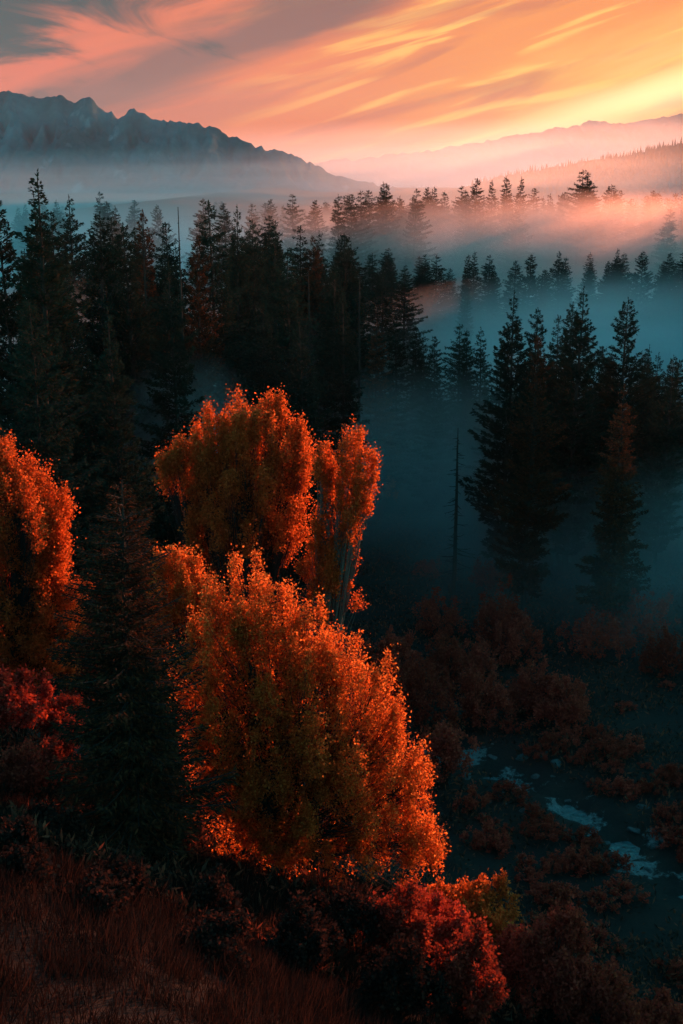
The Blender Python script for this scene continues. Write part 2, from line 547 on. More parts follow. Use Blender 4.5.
# surveyed trees: pixel column, row of the tip, distance, kind, width factor, label
LEFT = [
    (20, 172, 78, 'pine', 1.15, 'tallest dark pine at the left edge, its ragged tip standing against the mist'),
    (2, 197, 84, 'pine', 1.0, 'ragged pine cut by the left picture edge beside the tallest pine'),
    (38, 194, 88, 'pine', 0.9, 'shorter pine crowding the right side of the tallest left pine'),
    (56, 211, 120, 'fir', 0.9, 'small fir tip between the tallest left pine and a rounded fogged tree'),
    (71, 196, 165, 'pine', 1.3, 'rounded teal pine half faded in mist right of the tallest left pine'),
    (96, 211, 102, 'pine', 1.1, 'dark pine with rust tinged sides in front of the pale foggy trees'),
    (113, 310, 72, 'pine', 0.9, 'near dark pine rising above the dim russet bush at left'),
    (129, 222, 100, 'pine', 1.15, 'broad dark pine with a flattened broken looking top'),
    (148, 211, 112, 'rust', 0.9, 'dark pine with rusty boughs left of the bare spike tree'),
    (163, 222, 108, 'fir', 0.9, 'slim dark fir just left of the bare spike tree'),
    (192, 236, 100, 'rust', 0.85, 'rust tinged conifer leaning over the teal gap left of centre'),
    (217, 200, 112, 'fir', 1.05, 'tall sharp black fir standing out left of centre against mist'),
    (236, 206, 128, 'pine', 0.9, 'dark pine close behind the tall sharp black fir'),
    (252, 219, 132, 'fir', 0.8, 'mid height fir with rusty side right of the tall sharp fir'),
    (275, 228, 126, 'spire', 0.9, 'narrow dark spire conifer in the mist left of centre'),
    (287, 248, 104, 'fir', 1.0, 'near pointed fir standing above the orange dome tree'),
    (317, 236, 150, 'rust', 0.9, 'reddish fogged conifer under the pink end of the mist'),
    (330, 268, 112, 'fir', 0.9, 'dark fir beside the thin snag near the picture centre'),
    (345, 296, 104, 'spire', 0.9, 'dark spire conifer left of the rusty little fir at centre'),
    (60, 262, 92, 'fir', 0.9, 'dark fir in front of the rounded fogged pine at left'),
    (175, 262, 92, 'fir', 0.9, 'dark fir beneath the bare spike tree'),
    (30, 300, 66, 'fir', 0.8, 'near dark fir directly above the left orange tree'),
    (305, 318, 96, 'fir', 0.8, 'low dark fir just above the right shoulder of the orange dome tree'),
    (262, 300, 98, 'fir', 0.8, 'low dark fir just above the top of the orange dome tree'),
]
for px, row, Y, k, w, lab in LEFT:
    conifer(px, row, Y, k, lab, G_LEFT, w)
RIGHT = [
    (512, 292, 96, 'pine', 1.0, 'tall clumpy pine left in the right stand, tip against teal fog'),
    (536, 307, 104, 'pine', 0.85, 'slender pine between the two tallest pines of the right stand'),
    (561, 316, 106, 'fir', 0.8, 'shorter tree tucked against the left flank of the tallest right pine'),
    (571, 302, 102, 'pine', 0.85, 'secondary tip just left of the tallest right pine'),
    (581, 287, 98, 'pine', 1.1, 'tallest pine of the right stand, ragged tip against teal fog'),
    (623, 297, 99, 'pine', 1.0, 'open branched pine right of the tallest right pine'),
    (645, 345, 104, 'spire', 0.9, 'small pointed conifer right of the open branched pine'),
    (671, 355, 98, 'pine', 0.8, 'low pine nearest the right picture edge'),
    (537, 337, 88, 'rust', 0.9, 'rust tinged pine in front of the right stand, left of its tallest pine'),
    (626, 384, 86, 'rust', 0.8, 'low rust tinged pine in front of the open branched pine'),
    (655, 352, 112, 'spire', 0.8, 'thin spire conifer second from the right picture edge'),
    (600, 345, 112, 'fir', 0.9, 'dark fir filling the gap right of the tallest right pine'),
    (500, 345, 116, 'fir', 0.9, 'dark fir left behind the tall clumpy pine'),
]
for px, row, Y, k, w, lab in RIGHT:
    conifer(px, row, Y, k, lab, G_RIGHT, w)
MID = [
    (377, 320, 122, 'rust', 0.8, 'reddish narrow fir beside the small red bush near the centre'),
    (399, 321, 124, 'fir', 1.0, 'well shaped small dark fir right of the reddish narrow fir'),
    (418, 324, 132, 'spire', 0.8, 'slim spire just right of the well shaped small fir'),
    (426, 334, 130, 'spire', 0.6, 'thin pole like conifer between two small spires at centre'),
    (437, 336, 122, 'fir', 0.8, 'small dark fir right of the thin pole like conifer'),
    (460, 324, 126, 'fir', 0.95, 'dark fir above the bare lone trunk'),
    (471, 328, 122, 'spire', 0.8, 'narrow conifer just right of the fir above the bare trunk'),
    (484, 328, 122, 'spire', 0.9, 'dark spire conifer just left of the right stand'),
    (382, 273, 178, 'fir', 1.2, 'dim teal fir left of the pair beyond the clearing'),
    (405, 268, 182, 'fir', 1.3, 'dim teal fir right of the pair beyond the clearing'),
    (465, 269, 205, 'spire', 0.8, 'single ghostly conifer standing alone in the teal fog'),
]
for px, row, Y, k, w, lab in MID:
    conifer(px, row, Y, k, lab, G_MID, w)
FAR_SPECIAL = {
    381: 'forked dark conifer, taller of the twin tips in the centre of the far treeline', 388: 'shorter twin tip right of the forked conifer in the far treeline',
    413: 'pointed far fir alone right of the twin tips', 475: 'sharp far fir under the glowing right sky, left of a round topped pair',
    580: 'tallest spiky conifer of the far treeline at right', 586: 'second spike leaning on the tallest conifer of the far treeline',
    611: 'broad pointed far fir right of the tallest spiky pair', 549: 'round topped far tree glowing in pink fog', 522: 'dark far conifer right of a slim tip, left of the round topped tree',
    510: 'slim dark tip left of the round topped far tree', 293: 'pointed far fir at the left end of the pink glow', 339: 'dark far fir just left of the picture centre',
}
FAR = [(98, 192, 300), (109, 201, 290), (117, 206, 270), (133, 200, 310), (202, 199, 290), (226, 203, 270), (251, 204, 300), (271, 199, 310), (293, 194, 300), (316, 200, 300), (339, 194, 285),
       (352, 194, 290), (362, 191, 295), (371, 190, 300), (381, 182, 300), (388, 183, 304), (396, 196, 310), (403, 199, 310), (413, 189, 300), (427, 187, 360), (436, 187, 330), (447, 191, 340), (461, 186, 330),
       (475, 178, 315), (492, 180, 320), (510, 176, 320), (522, 177, 318), (536, 188, 330), (549, 194, 330), (566, 192, 335), (580, 170, 315), (586, 173, 318), (593, 185, 318), (611, 184, 322), (619, 194, 325),
       (647, 196, 330), (655, 194, 330), (660, 192, 332), (667, 198, 330), (675, 192, 326), (682, 192, 328)]
for px, row, Y in FAR:
    lab = FAR_SPECIAL.get(px)
    if not lab:
        lab = ('pale foggy conifer in the misty row beneath the left mountain' if px < 280 else
               'one of the close dark far conifers left of the twin tips' if px < 380 else
               'far conifer in the pink lit treeline under the bright sky' if px < 640 else 'dark pointed far conifer in the last cluster at right')
    conifer(px, row, Y, 'pine' if px in (549, 436, 611) else ('fir' if px % 3 else 'spire'), lab, G_FAR, 1.75 if px in (549, 611, 436, 580) else 1.3)
rf = random.Random(21)
for i in range(46):      # the rest of the far row
    px = rf.uniform(-10, 700)
    Y = rf.uniform(300, 400)
    conifer(px, rf.uniform(200, 212), Y, rf.choice(['fir', 'spire', 'fir', 'pine']),
            'pale foggy conifer in the misty row beneath the left mountain' if px < 280 else 'far conifer sunk to its tip in the pink fog bank', G_FAR, rf.uniform(1.2, 1.7))
for i in range(50):      # small trees between the taller tips of the far row
    px = rf.uniform(335, 695)
    conifer(px, rf.uniform(190, 206), rf.uniform(315, 385), rf.choice(['fir', 'spire', 'fir']), 'small far conifer filling the pink lit treeline between taller tips', G_FAR, rf.uniform(1.0, 1.4))
for i in range(44):      # dim belt beneath the pink fog
    px = rf.uniform(330, 700)
    Y = rf.uniform(232, 268)
    conifer(px, rf.uniform(248, 272), Y, rf.choice(['fir', 'spire', 'pine']), 'dim conifer lost in the teal dusk belt beneath the pink fog', G_BAND, rf.uniform(1.0, 1.5))
for i in range(40):      # depth of the left forest
    px = rf.choice([rf.uniform(-10, 190), rf.uniform(232, 350)])
    Y = rf.uniform(125, 230)
    conifer(px, rf.uniform(214, 262), Y, rf.choice(['fir', 'spire', 'pine', 'fir']), 'shadowed conifer deep inside the left forest, mostly hidden by nearer trees', G_LEFT, rf.uniform(0.8, 1.2))
for i in range(14):      # depth of the right stand
    px = rf.uniform(500, 690)
    conifer(px, rf.uniform(350, 385), rf.uniform(108, 140), rf.choice(['fir', 'spire', 'fir']), 'shadowed conifer inside the right stand, mostly hidden by nearer pines', G_RIGHT, rf.uniform(0.8, 1.1))

# the near dark conifer in front, with its own finer boughs
fx, fy, fzt = at(126, 478, 34)
tr, cr = conifer_meshes(40, H=14.0, Rm=3.5, base=0.03, spacing=0.22, per=9, style='fir', spray=(0.27, 0.075), dens=22, gap=0.08, mat=M_RUST)
z0 = gz(fx, fy) - 0.1
e = link('conifer_tree', None)
e.location = (fx, fy, z0)
e.scale = (1, 1, (fzt - z0) / 14.0)
tag(e, 'large near conifer with drooping layered boughs in front of the orange trees at left', 'conifer')
link('trunk', tr, e)
link('crown', cr, e)


# ------------------------------------------------------------------ dead trees
def snag(px, row, Y, label, twigs, r=0.16, seed=0, lo=0.25, L=1.3):
    rng = np.random.default_rng(seed)
    x, y, zt = at(px, row, Y)
    z0 = gz(x, y) - 0.1
    H = zt - z0
    tb = Tubes()
    zs = np.linspace(0, H, 9)
    b = np.cumsum(rng.normal(0, 0.03, (9, 2)), 0)
    tb.add(np.column_stack([b, zs]), r * (1 - zs / H) ** 0.7 + 0.03, 7)
    tw = tb
    for q in range(twigs):
        zb = H * (lo + (0.97 - lo) * rng.random())
        a = rng.uniform(0, 6.28)
        l = L * rng.uniform(0.3, 1.0) * (1.15 - zb / H)
        ss = np.linspace(0, 1, 4)
        o_ = np.array([math.cos(a), math.sin(a), 0])
        p0 = np.array([np.interp(zb, zs, b[:, 0]), np.interp(zb, zs, b[:, 1]), zb])
        tw.add(p0 + l * ss[:, None] * o_ + np.array([0, 0, 1]) * (-0.35 * ss + 0.2 * ss ** 2)[:, None] * l, 0.03 * (1 - ss) + 0.012, 3)
        for _ in range(3):
            a2 = a + rng.uniform(-1, 1)
            u = rng.uniform(0.3, 0.9)
            p1 = p0 + l * u * o_ + np.array([0, 0, (-0.35 * u + 0.2 * u * u) * l])
            tw.add(np.array([p1, p1 + l * 0.35 * np.array([math.cos(a2), math.sin(a2), -0.2])]), [0.014, 0.008], 3)
    e = link('dead_tree', tb.mesh('dead_tree', M_BARK))
    e.location = (x, y, z0)
    tag(e, label, 'dead tree')
    return e


snag(458, 428, 92, 'lone bare trunk with short dead twigs standing in the teal mist', 90, 0.17, 1, 0.15, 2.2)
snag(177, 207, 96, 'bare spike tree rising thin above the left forest', 40, 0.15, 2, 0.5, 1.2)
snag(142, 214, 104, 'thin dead spike left of the taller bare spike tree', 40, 0.14, 5, 0.5, 1.2)
snag(360, 278, 112, 'thin snag near the picture centre reaching above the dark firs', 50, 0.15, 3, 0.3, 1.4)
snag(310, 270, 110, 'thin snag rising left of the picture centre among dark firs', 40, 0.13, 4, 0.4, 1.3)


# ------------------------------------------------------------------ broadleaf trees and bushes
def blob_tree(name, base, lobes, nleaf, leaf, mat, label, cat, group=None, seed=0, clump=0.42, trunk_r=0.22, fork=0.22, bark=None, plume=1.7):
    """LOBES: world-space (x,y,z,rx,ry,rz). Limbs run from the base into every lobe, leaves sit in plume-shaped clumps on the twig ends."""
    rng = np.random.default_rng(seed)
    base = np.array(base, float)
    lobes = np.array(lobes, float)
    lobes[:, :3] -= base
    vol = lobes[:, 3] * lobes[:, 4] + lobes[:, 4] * lobes[:, 5] + lobes[:, 3] * lobes[:, 5]
    share = vol / vol.sum()
    top = lobes[:, 2].max()
    mean = lobes[:, :3].mean(0)
    tb = Tubes()
    fk = np.array([mean[0] * 0.25, mean[1] * 0.25, top * fork])
    ss = np.linspace(0, 1, 6)[:, None]
    if trunk_r:
        wob = rng.normal(0, 0.06, (6, 3)) * np.array([1, 1, 0])
        tb.add(fk * ss + wob * ss, trunk_r * (1.25 - 0.4 * ss[:, 0]), 8)
    C, D, Sx, L = [], [], [], []
    for li, lb in enumerate(lobes):
        c, r = lb[:3], lb[3:]
        tip = c + np.array([0, 0, r[2] * 0.7])
        p1 = fk * 0.6 + c * 0.4 + np.array([0, 0, -0.10 * top]) + rng.normal(0, 0.12, 3)
        t = np.linspace(0, 1, 8)[:, None]
        limb = (1 - t) ** 2 * (fk if trunk_r else np.array([rng.normal(0, .15), rng.normal(0, .15), 0])) + 2 * t * (1 - t) * p1 + t ** 2 * tip
        r1 = (trunk_r or 0.05) * 0.55
        tb.add(limb, r1 * (1 - t[:, 0]) + 0.012, 5)
        n_cl = max(6, int(nleaf * share[li] / 26))
        # every lobe breaks up into upright plumes with dark gaps between them
        ns = max(7, int(11 * (r.mean() / 1.0) ** 0.8))
        sv = norm(rng.normal(0, 1, (ns, 3)) + np.array([0, 0, 0.35]))
        sc_ = c + sv * r * rng.uniform(0.40, 1.18, (ns, 1))
        sr = np.column_stack([r[0] * rng.uniform(0.16, 0.40, ns), r[1] * rng.uniform(0.16, 0.40, ns), r[2] * rng.uniform(0.28, 0.66, ns)])
        # a few slim spires break the outline
        k_ = rng.integers(2, 5)
        sv[:k_] = norm(rng.normal(0, 0.45, (k_, 3)) + np.array([0, 0, 1.0]))
        sc_[:k_] = c + sv[:k_] * r * rng.uniform(0.8, 1.15, (k_, 1))
        sr[:k_] = np.column_stack([r[0] * rng.uniform(0.12, 0.22, k_), r[1] * rng.uniform(0.12, 0.22, k_), r[2] * rng.uniform(0.45, 0.85, k_)])
        own = np.minimum((ns * rng.random(n_cl) ** 1.25).astype(int), ns - 1)
        hgt = rng.uniform(-1, 1, n_cl)
        ang = rng.uniform(0, 6.283, n_cl)
        wd = np.sqrt(np.clip(1 - hgt ** 2, 0, 1)) * np.where(hgt > 0, 1 - 0.45 * hgt, 1.0) * rng.random(n_cl) ** 0.4
        v = np.column_stack([np.cos(ang) * wd, np.sin(ang) * wd, hgt])
        cc = sc_[own] + v * sr[own]
        v = norm(v + sv[own])
        for q in range(n_cl):
            if q % 3 == 0:
                k = rng.integers(2, 7)
                tb.add(np.array([limb[k], limb[k] * 0.4 + cc[q] * 0.6 - [0, 0, 0.1], cc[q]]), [0.022, 0.014, 0.006], 3)
        per = rng.integers(12, 40, n_cl)
        idx = np.repeat(np.arange(n_cl), per)
        sz = clump * rng.uniform(0.55, 1.3, n_cl)
        up = norm(v * 0.9 + np.array([0, 0, 0.9]))
        g = rng.normal(0, 0.30, (len(idx), 3)) * sz[idx][:, None]
        g = g + up[idx] * (np.sum(g * up[idx], -1, keepdims=True) * (plume - 1))
        C.append(cc[idx] + g)
        dv = rng.normal(0, 1, (len(idx), 3)) + v[idx] * 0.5
        D.append(dv)
        Sx.append(rng.normal(0, 1, (len(idx), 3)))
        L.append(leaf * rng.uniform(0.55, 1.3, len(idx)))
    L = np.concatenate(L)
    Vv, Qq = leaves(np.concatenate(C), np.concatenate(D), np.concatenate(Sx), L, L * 0.72)
    e = link(name, None)
    e.location = base
    tag(e, label, cat, group)
    link('trunk' if trunk_r else 'stems', tb.mesh(name + '_wood', bark or M_BARK), e)
    link('crown' if trunk_r else 'foliage', mesh_np(name + '_leaves', Vv, Qq, mat), e)
    return e


def plobes(Y, lst):
    """lobes surveyed as (column, row, half width px, half height px, depth offset m, depth radius factor)"""
    o = []
    for px, row, a, b_, dy in lst:
        x, y, z = at(px, row, Y + dy)
        sc = math.hypot(y, CAM_H - z) / F
        o.append((x, y, z, a * sc, (a + b_) * 0.5 * sc, b_ * sc * 1.05))
    return o


def ground_at(px, Y):
    x = at(px, 700, Y)[0]
    return (x, Y, gz(x, Y) - 0.1)


G_OR = 'orange autumn trees in the foreground'
# big front tree: flame-like plumes falling to the right
blob_tree('autumn_tree', ground_at(285, 38.5), plobes(38, [
    (248, 618, 28, 42, .8), (282, 640, 30, 40, .3), (215, 650, 30, 44, .8), (312, 668, 30, 40, -.2), (345, 690, 28, 40, -.2), (248, 690, 44, 50, -.6), (300, 725, 44, 50, -1),
    (372, 720, 26, 40, 0), (395, 760, 26, 44, .2), (350, 765, 36, 46, -.8), (225, 735, 34, 46, -.4), (270, 785, 44, 46, -1), (410, 808, 22, 40, .3), (325, 815, 40, 44, -1.2), (375, 825, 36, 46, -.5),
    (240, 800, 32, 38, 0), (400, 850, 22, 26, 0), (355, 862, 26, 20, -.6), (300, 850, 40, 26, -.6), (250, 845, 30, 26, 0), (200, 690, 26, 44, .4), (195, 755, 26, 40, .6), (205, 810, 26, 34, .5), (425, 850, 20, 30, .2)]), 165000, 0.098, M_ORANGE,
    'large front orange tree, its bright leafy plumes sloping down to the right', 'autumn tree', G_OR, 1, 0.40, 0.26)
blob_tree('autumn_tree', ground_at(182, 44), plobes(44, [
    (168, 580, 18, 22, 0), (192, 590, 18, 24, .2), (180, 620, 26, 28, 0), (206, 612, 14, 22, .3), (172, 655, 24, 30, .2)]), 27000, 0.105, M_ORANGE,
    'small orange tree peeking over the left shoulder of the large front tree', 'autumn tree', G_OR, 2, 0.36, 0.14)
blob_tree('autumn_tree', ground_at(235, 53), plobes(53, [
    (248, 440, 22, 30, 0), (276, 442, 20, 30, .4), (218, 452, 22, 26, 0), (190, 468, 22, 24, .3), (175, 488, 16, 22, .2), (292, 470, 20, 30, .3), (250, 480, 32, 34, -1), (215, 495, 32, 30, -.6), (285, 510, 26, 30, -.4),
    (240, 525, 34, 28, -.8), (196, 528, 26, 24, 0), (275, 545, 28, 24, 0), (225, 560, 24, 20, 0), (176, 466, 10, 16, 0)]), 115000, 0.118, M_ORANGE2,
    'broad dome shaped orange tree behind, glowing along its right edge', 'autumn tree', G_OR, 3, 0.42, 0.3, bark=M_BARK)
blob_tree('autumn_tree', ground_at(300, 50), plobes(50, [
    (353, 468, 11, 26, 0), (325, 472, 12, 20, .3), (368, 490, 9, 24, .2), (340, 505, 20, 22, 0), (358, 525, 14, 24, -.2), (330, 540, 22, 22, .4), (350, 555, 18, 20, 0), (322, 580, 24, 22, 0),
    (340, 595, 18, 20, -.2), (325, 620, 20, 22, 0)]), 38000, 0.112, M_ORANGE2,
    'slender orange tree with leaning forked trunk, right of the dome shaped tree', 'autumn tree', G_OR, 4, 0.36, 0.2, bark=M_PALEBARK)
blob_tree('autumn_tree', ground_at(14, 50), plobes(50, [
    (12, 486, 24, 24, 0), (-20, 475, 26, 32, 0), (38, 502, 20, 24, .3), (50, 520, 20, 26, .3), (20, 520, 36, 36, -.8), (60, 552, 22, 24, .2), (-10, 545, 36, 36, 0), (35, 565, 36, 30, -.5), (66, 585, 20, 20, 0),
    (10, 600, 40, 30, -.4), (45, 615, 34, 24, -.2), (12, 464, 12, 14, .3), (-15, 500, 36, 30, -.3), (30, 640, 40, 26, 0), (66, 640, 22, 24, .5), (-10, 660, 40, 26, 0), (50, 668, 26, 18, .3)]), 115000, 0.115, M_ORANGE2,
    'orange tree cut off by the left picture edge', 'autumn tree', G_OR, 5, 0.42, 0.26)

# bushes
G_BU = 'russet bushes on the valley floor'
BUSH = [  # column, row of centre, half width, half height, distance, leaves, label
    (78, 515, 26, 32, 58, 7000, 'dim russet bush right behind the left orange tree'),
    (190, 535, 22, 24, 60, 3500, 'dim russet bush at the foot of the dome shaped orange tree'),
    (392, 668, 34, 26, 70, 8000, 'russet bush just behind the right edge of the large front tree'),
    (425, 700, 34, 30, 66, 8000, 'russet bush lower right of the bush behind the front tree'),
    (450, 668, 24, 22, 74, 6000, 'rounded russet bush in the middle row left of the biggest mound'),
    (478, 664, 18, 18, 76, 4000, 'small russet bush squeezed behind the middle row'),
    (505, 628, 32, 32, 82, 9000, 'tallest rounded bush of the valley floor, dark red in mist'),
    (520, 650, 28, 24, 79, 6000, 'dark red bush in front of the tallest rounded bush'),
    (440, 628, 26, 24, 84, 5000, 'faint bush in mist left of the tallest rounded bush'),
    (486, 706, 26, 26, 68, 7000, 'rounded russet bush alone in the front of the middle row'),
    (533, 698, 30, 26, 70, 8000, 'russet bush right of the front rounded bush'),
    (566, 712, 32, 26, 68, 8000, 'rightmost russet bush of the middle row'),
    (428, 590, 18, 12, 98, 2500, 'tiny faint bush low in the mist left of the bare trunk'),
    (490, 580, 20, 16, 94, 3000, 'faint bush in mist at the foot of the bare trunk'),
    (640, 622, 46, 20, 84, 6000, 'wide low misty bush near the right picture edge'),
    (600, 640, 36, 18, 80, 5000, 'low misty bush between the tallest bush and the right edge'),
    (670, 660, 30, 22, 76, 5000, 'dark low bush cut by the right picture edge'),
    (392, 366, 14, 12, 120, 1500, 'small red bush glowing at the foot of the reddish narrow fir'),
    (432, 284, 16, 9, 210, 1200, 'pinkish round bush half lost in the teal fog beyond the clearing'),
    (480, 836, 46, 30, 36, 16000, 'orange leafed bush right of the foot of the large front tree'),
    (505, 880, 32, 26, 34.5, 8000, 'dull russet bush below the orange leafed bush'),
    (405, 915, 42, 34, 31, 12000, 'dull russet bush below the large front tree'),
    (560, 935, 50, 46, 31, 20000, 'largest lower russet bush at the bottom right'),
    (612, 985, 36, 34, 30, 9000, 'russet bush right beneath the largest lower bush'),
    (655, 992, 34, 26, 31, 7000, 'russet bush at the bottom right corner'),
    (478, 965, 46, 40, 28, 11000, 'dark bush left of the largest lower bush'),
    (452, 812, 30, 22, 38, 8000, 'small orange leafed bush squeezed between the front tree and the brighter orange bush'),
    (520, 845, 24, 20, 36, 6000, 'thin russet bush on the stream side of the orange leafed bush'),
    (440, 872, 36, 28, 33, 9000, 'russet bush between the front tree and the dull bushes below it'),
    (520, 915, 34, 28, 32.5, 9000, 'russet bush filling the slope left above the largest lower bush'),
    (600, 925, 30, 24, 33, 8000, 'russet bush on the stream side of the largest lower bush'),
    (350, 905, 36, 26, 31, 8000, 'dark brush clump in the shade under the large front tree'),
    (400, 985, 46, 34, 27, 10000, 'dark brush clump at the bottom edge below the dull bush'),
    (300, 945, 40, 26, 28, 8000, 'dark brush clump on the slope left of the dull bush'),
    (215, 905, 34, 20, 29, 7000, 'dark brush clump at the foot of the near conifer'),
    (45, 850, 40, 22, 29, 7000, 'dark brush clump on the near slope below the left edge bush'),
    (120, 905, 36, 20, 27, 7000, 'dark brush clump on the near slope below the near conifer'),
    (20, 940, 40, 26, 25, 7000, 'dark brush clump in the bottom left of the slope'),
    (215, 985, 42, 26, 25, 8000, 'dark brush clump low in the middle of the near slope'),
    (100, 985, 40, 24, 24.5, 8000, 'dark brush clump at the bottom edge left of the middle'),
    (445, 742, 30, 20, 60, 5000, 'russet bush hiding the head of the stream beside the large front tree'),
    (18, 700, 40, 30, 46, 8000, 'dim russet bush hiding the trunk of the left orange tree'),
    (62, 690, 26, 24, 47, 5000, 'dim russet bush right of the trunk of the left orange tree'),
    (30, 775, 36, 24, 36, 7000, 'dim reddish bush at the left edge beside the near conifer'),
    (60, 745, 30, 22, 40, 5000, 'dim bush behind the left edge bush by the near conifer'),
]
for q, (px, row, a, b_, Y, n, lab) in enumerate(BUSH):
    rb = random.Random(q + 50)
    x, y, z = at(px, row, Y)
    sc = math.hypot(y, CAM_H - z) / F
    A, B = a * sc, b_ * sc
    if 55 < Y < 90:
        A, B, n = A * 1.2, B * 1.2, int(n * 1.3)
    g = gz(x, y)
    z = min(z, g + B * 1.6)
    lob = []
    for k in range(7):
        ang = k * 0.9 + rb.uniform(-.3, .3)
        rr = 0.0 if k == 0 else rb.uniform(.4, .62)
        lob.append((x + math.cos(ang) * rr * A, y + math.sin(ang) * rr * A, max(z + (0.35 if k == 0 else rb.uniform(-.5, .25)) * B, g + 0.3 * B), A * rb.uniform(.38, .55), A * rb.uniform(.38, .55), B * rb.uniform(.45, .65)))
    near = Y < 42
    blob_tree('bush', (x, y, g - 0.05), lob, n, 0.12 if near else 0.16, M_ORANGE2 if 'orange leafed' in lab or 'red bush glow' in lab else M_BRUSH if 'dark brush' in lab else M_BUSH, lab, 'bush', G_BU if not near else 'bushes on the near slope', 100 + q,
              0.3 if near else 0.36, 0, plume=1.4)

# low shrubs along the stream
rb = random.Random(77)
first = None
spots = 0
while spots < 110:
    q = rb.randrange(2, len(STREAM) - 2)
    t = rb.random()
    p = STREAM[q] * (1 - t) + STREAM[q + 1] * t
    x, y = p[0] + rb.gauss(1.0, 5), p[1] + rb.gauss(0.5, 5)
    if seg_dist(np.array([x]), np.array([y]))[0] < 1.7:
        continue
    g = gz(x, y)
    if first is None:
        lob = [(x + dx_, y + dy_, g + .35 + dz_, .5, .5, .4) for dx_, dy_, dz_ in ((0, 0, .15), (.55, .1, 0), (-.5, .2, 0), (.1, -.5, -.05), (-.2, .55, 0))]
        first = blob_tree('shrub', (x, y, g - .05), lob, 2200, 0.11, M_BUSH, 'low russet shrub on the bank of the braided stream', 'shrub', 'low shrubs along the stream', 300, 0.2, 0, plume=1.3)
    else:
        e = first.copy()
        COL.objects.link(e)
        e.location = (x, y, g - .05)
        e.rotation_euler = (0, 0, rb.uniform(0, 6.28))
        k = rb.uniform(.5, 1.3)
        e.scale = (k * rb.uniform(.8, 1.4), k, k * rb.uniform(.6, 1.1))
        for ch in first.children:
            c = ch.copy()
            COL.objects.link(c)
            c.parent = e
    spots += 1

# ------------------------------------------------------------------ grass, undergrowth
rng = np.random.default_rng(5)
n = 170000
tx, ty = rng.uniform(-15, 12, 5200), rng.uniform(15, 44, 5200)
ti = rng.integers(0, 5200, n)
gxp = tx[ti] + rng.normal(0, 0.22, n)
gyp = ty[ti] + rng.normal(0, 0.22, n)
hgt = height(gxp, gyp)
ok = hgt > 3.0
gxp, gyp, hgt = gxp[ok], gyp[ok], hgt[ok]
n = len(gxp)
tall = (0.35 + 0.75 * np.clip(fbm(gxp / 2.5, gyp / 2.5, 4) + 0.5, 0, 1)) * rng.uniform(0.5, 1.2, n)
d = rng.normal(0, 0.28, (n, 3)) + np.array([0.10, -0.05, 1.0])
base_ = np.column_stack([gxp, gyp, hgt - 0.03])
V1, Q1 = leaves(base_, d, rng.normal(0, 1, (n, 3)), tall, 0.022)
tag(link('grass', mesh_np('grass', V1, Q1, M_GRASS)), 'dry reddish grass covering the near slope', 'grass', kind='stuff')

n = 260000
ux = rng.uniform(-34, 40, n)
uy = 28 + 92 * rng.random(n) ** 1.6
dens = fbm(ux / 4, uy / 4, 8) + 0.5
ok = (rng.random(n) < np.clip((dens - 0.2) * 2.2, 0, 1)) & (seg_dist(ux, uy) > 1.5 + 2.2 * fbm(ux / 1.5, uy / 1.5, 12))
ux, uy = ux[ok], uy[ok]
n = len(ux)
uz = height(ux, uy) + rng.random(n) ** 1.5 * (0.2 + 1.6 * np.clip(fbm(ux / 2.2, uy / 2.2, 15) + 0.25, 0, 1))
V1, Q1 = leaves(np.column_stack([ux, uy, uz]), rng.normal(0, 0.7, (n, 3)) + [0, 0, 0.6], rng.normal(0, 1, (n, 3)), rng.uniform(0.16, 0.5, n), rng.uniform(0.04, 0.13, n))
tag(link('undergrowth', mesh_np('undergrowth', V1, Q1, M_UNDER)), 'low dark undergrowth over the valley floor', 'undergrowth', kind='stuff')

# wooded cover of the distant hill
hp = np.array([at(px, row, 1700) for px, row in HILL_RIDGE])
n = 2600
hx = rng.uniform(hp[1, 0], hp[-2, 0], n)
ht = rng.random(n) ** 1.5 * 0.75
hz = np.interp(hx, hp[:, 0], hp[:, 2])
hy = 1700 - ht * 700
hzz = -6 + (hz + 6) * (1 - ht) ** 1.25 - 3
Hh = rng.uniform(6, 13, n)
Vs, Qs = [], []
for k in range(3):
    a = k * 2.094 + rng.random(n)
    dx, dy = np.cos(a) * Hh * 0.17, np.sin(a) * Hh * 0.17
    Vs.append(np.stack([np.column_stack([hx - dx, hy - dy, hzz]), np.column_stack([hx + dx, hy + dy, hzz]), np.column_stack([hx + dx * .05, hy + dy * .05, hzz + Hh]), np.column_stack([hx - dx * .05, hy - dy * .05, hzz + Hh])], 1).reshape(-1, 3))
V1 = np.concatenate(Vs)
tag(link('forest', mesh_np('forest', V1, np.arange(len(V1)).reshape(-1, 4), M_NEEDLE)), 'distant conifer forest covering the hazy hill at right', 'forest', kind='stuff')

# ------------------------------------------------------------------ boulders by the stream
def boulder_mesh(seed):
    import bmesh
    bm = bmesh.new()
    bmesh.ops.create_icosphere(bm, subdivisions=3, radius=1)
    r = np.random.default_rng(seed)
    off = r.uniform(0, 9, 3)
    for v in bm.verts:
        p = v.co
        f = 1 + 0.35 * (math.sin(p.x * 2.3 + off[0]) * math.cos(p.y * 2.1 + off[1]) + 0.5 * math.sin(p.z * 4 + off[2] + p.x * 3)) * 0.7
        v.co = Vector((p.x * f * 1.2, p.y * f, max(p.z * f * 0.7, -0.35)))
    me = bpy.data.meshes.new('boulder')
    bm.to_mesh(me)
    bm.free()
    me.materials.append(M_ROCK)
    return me


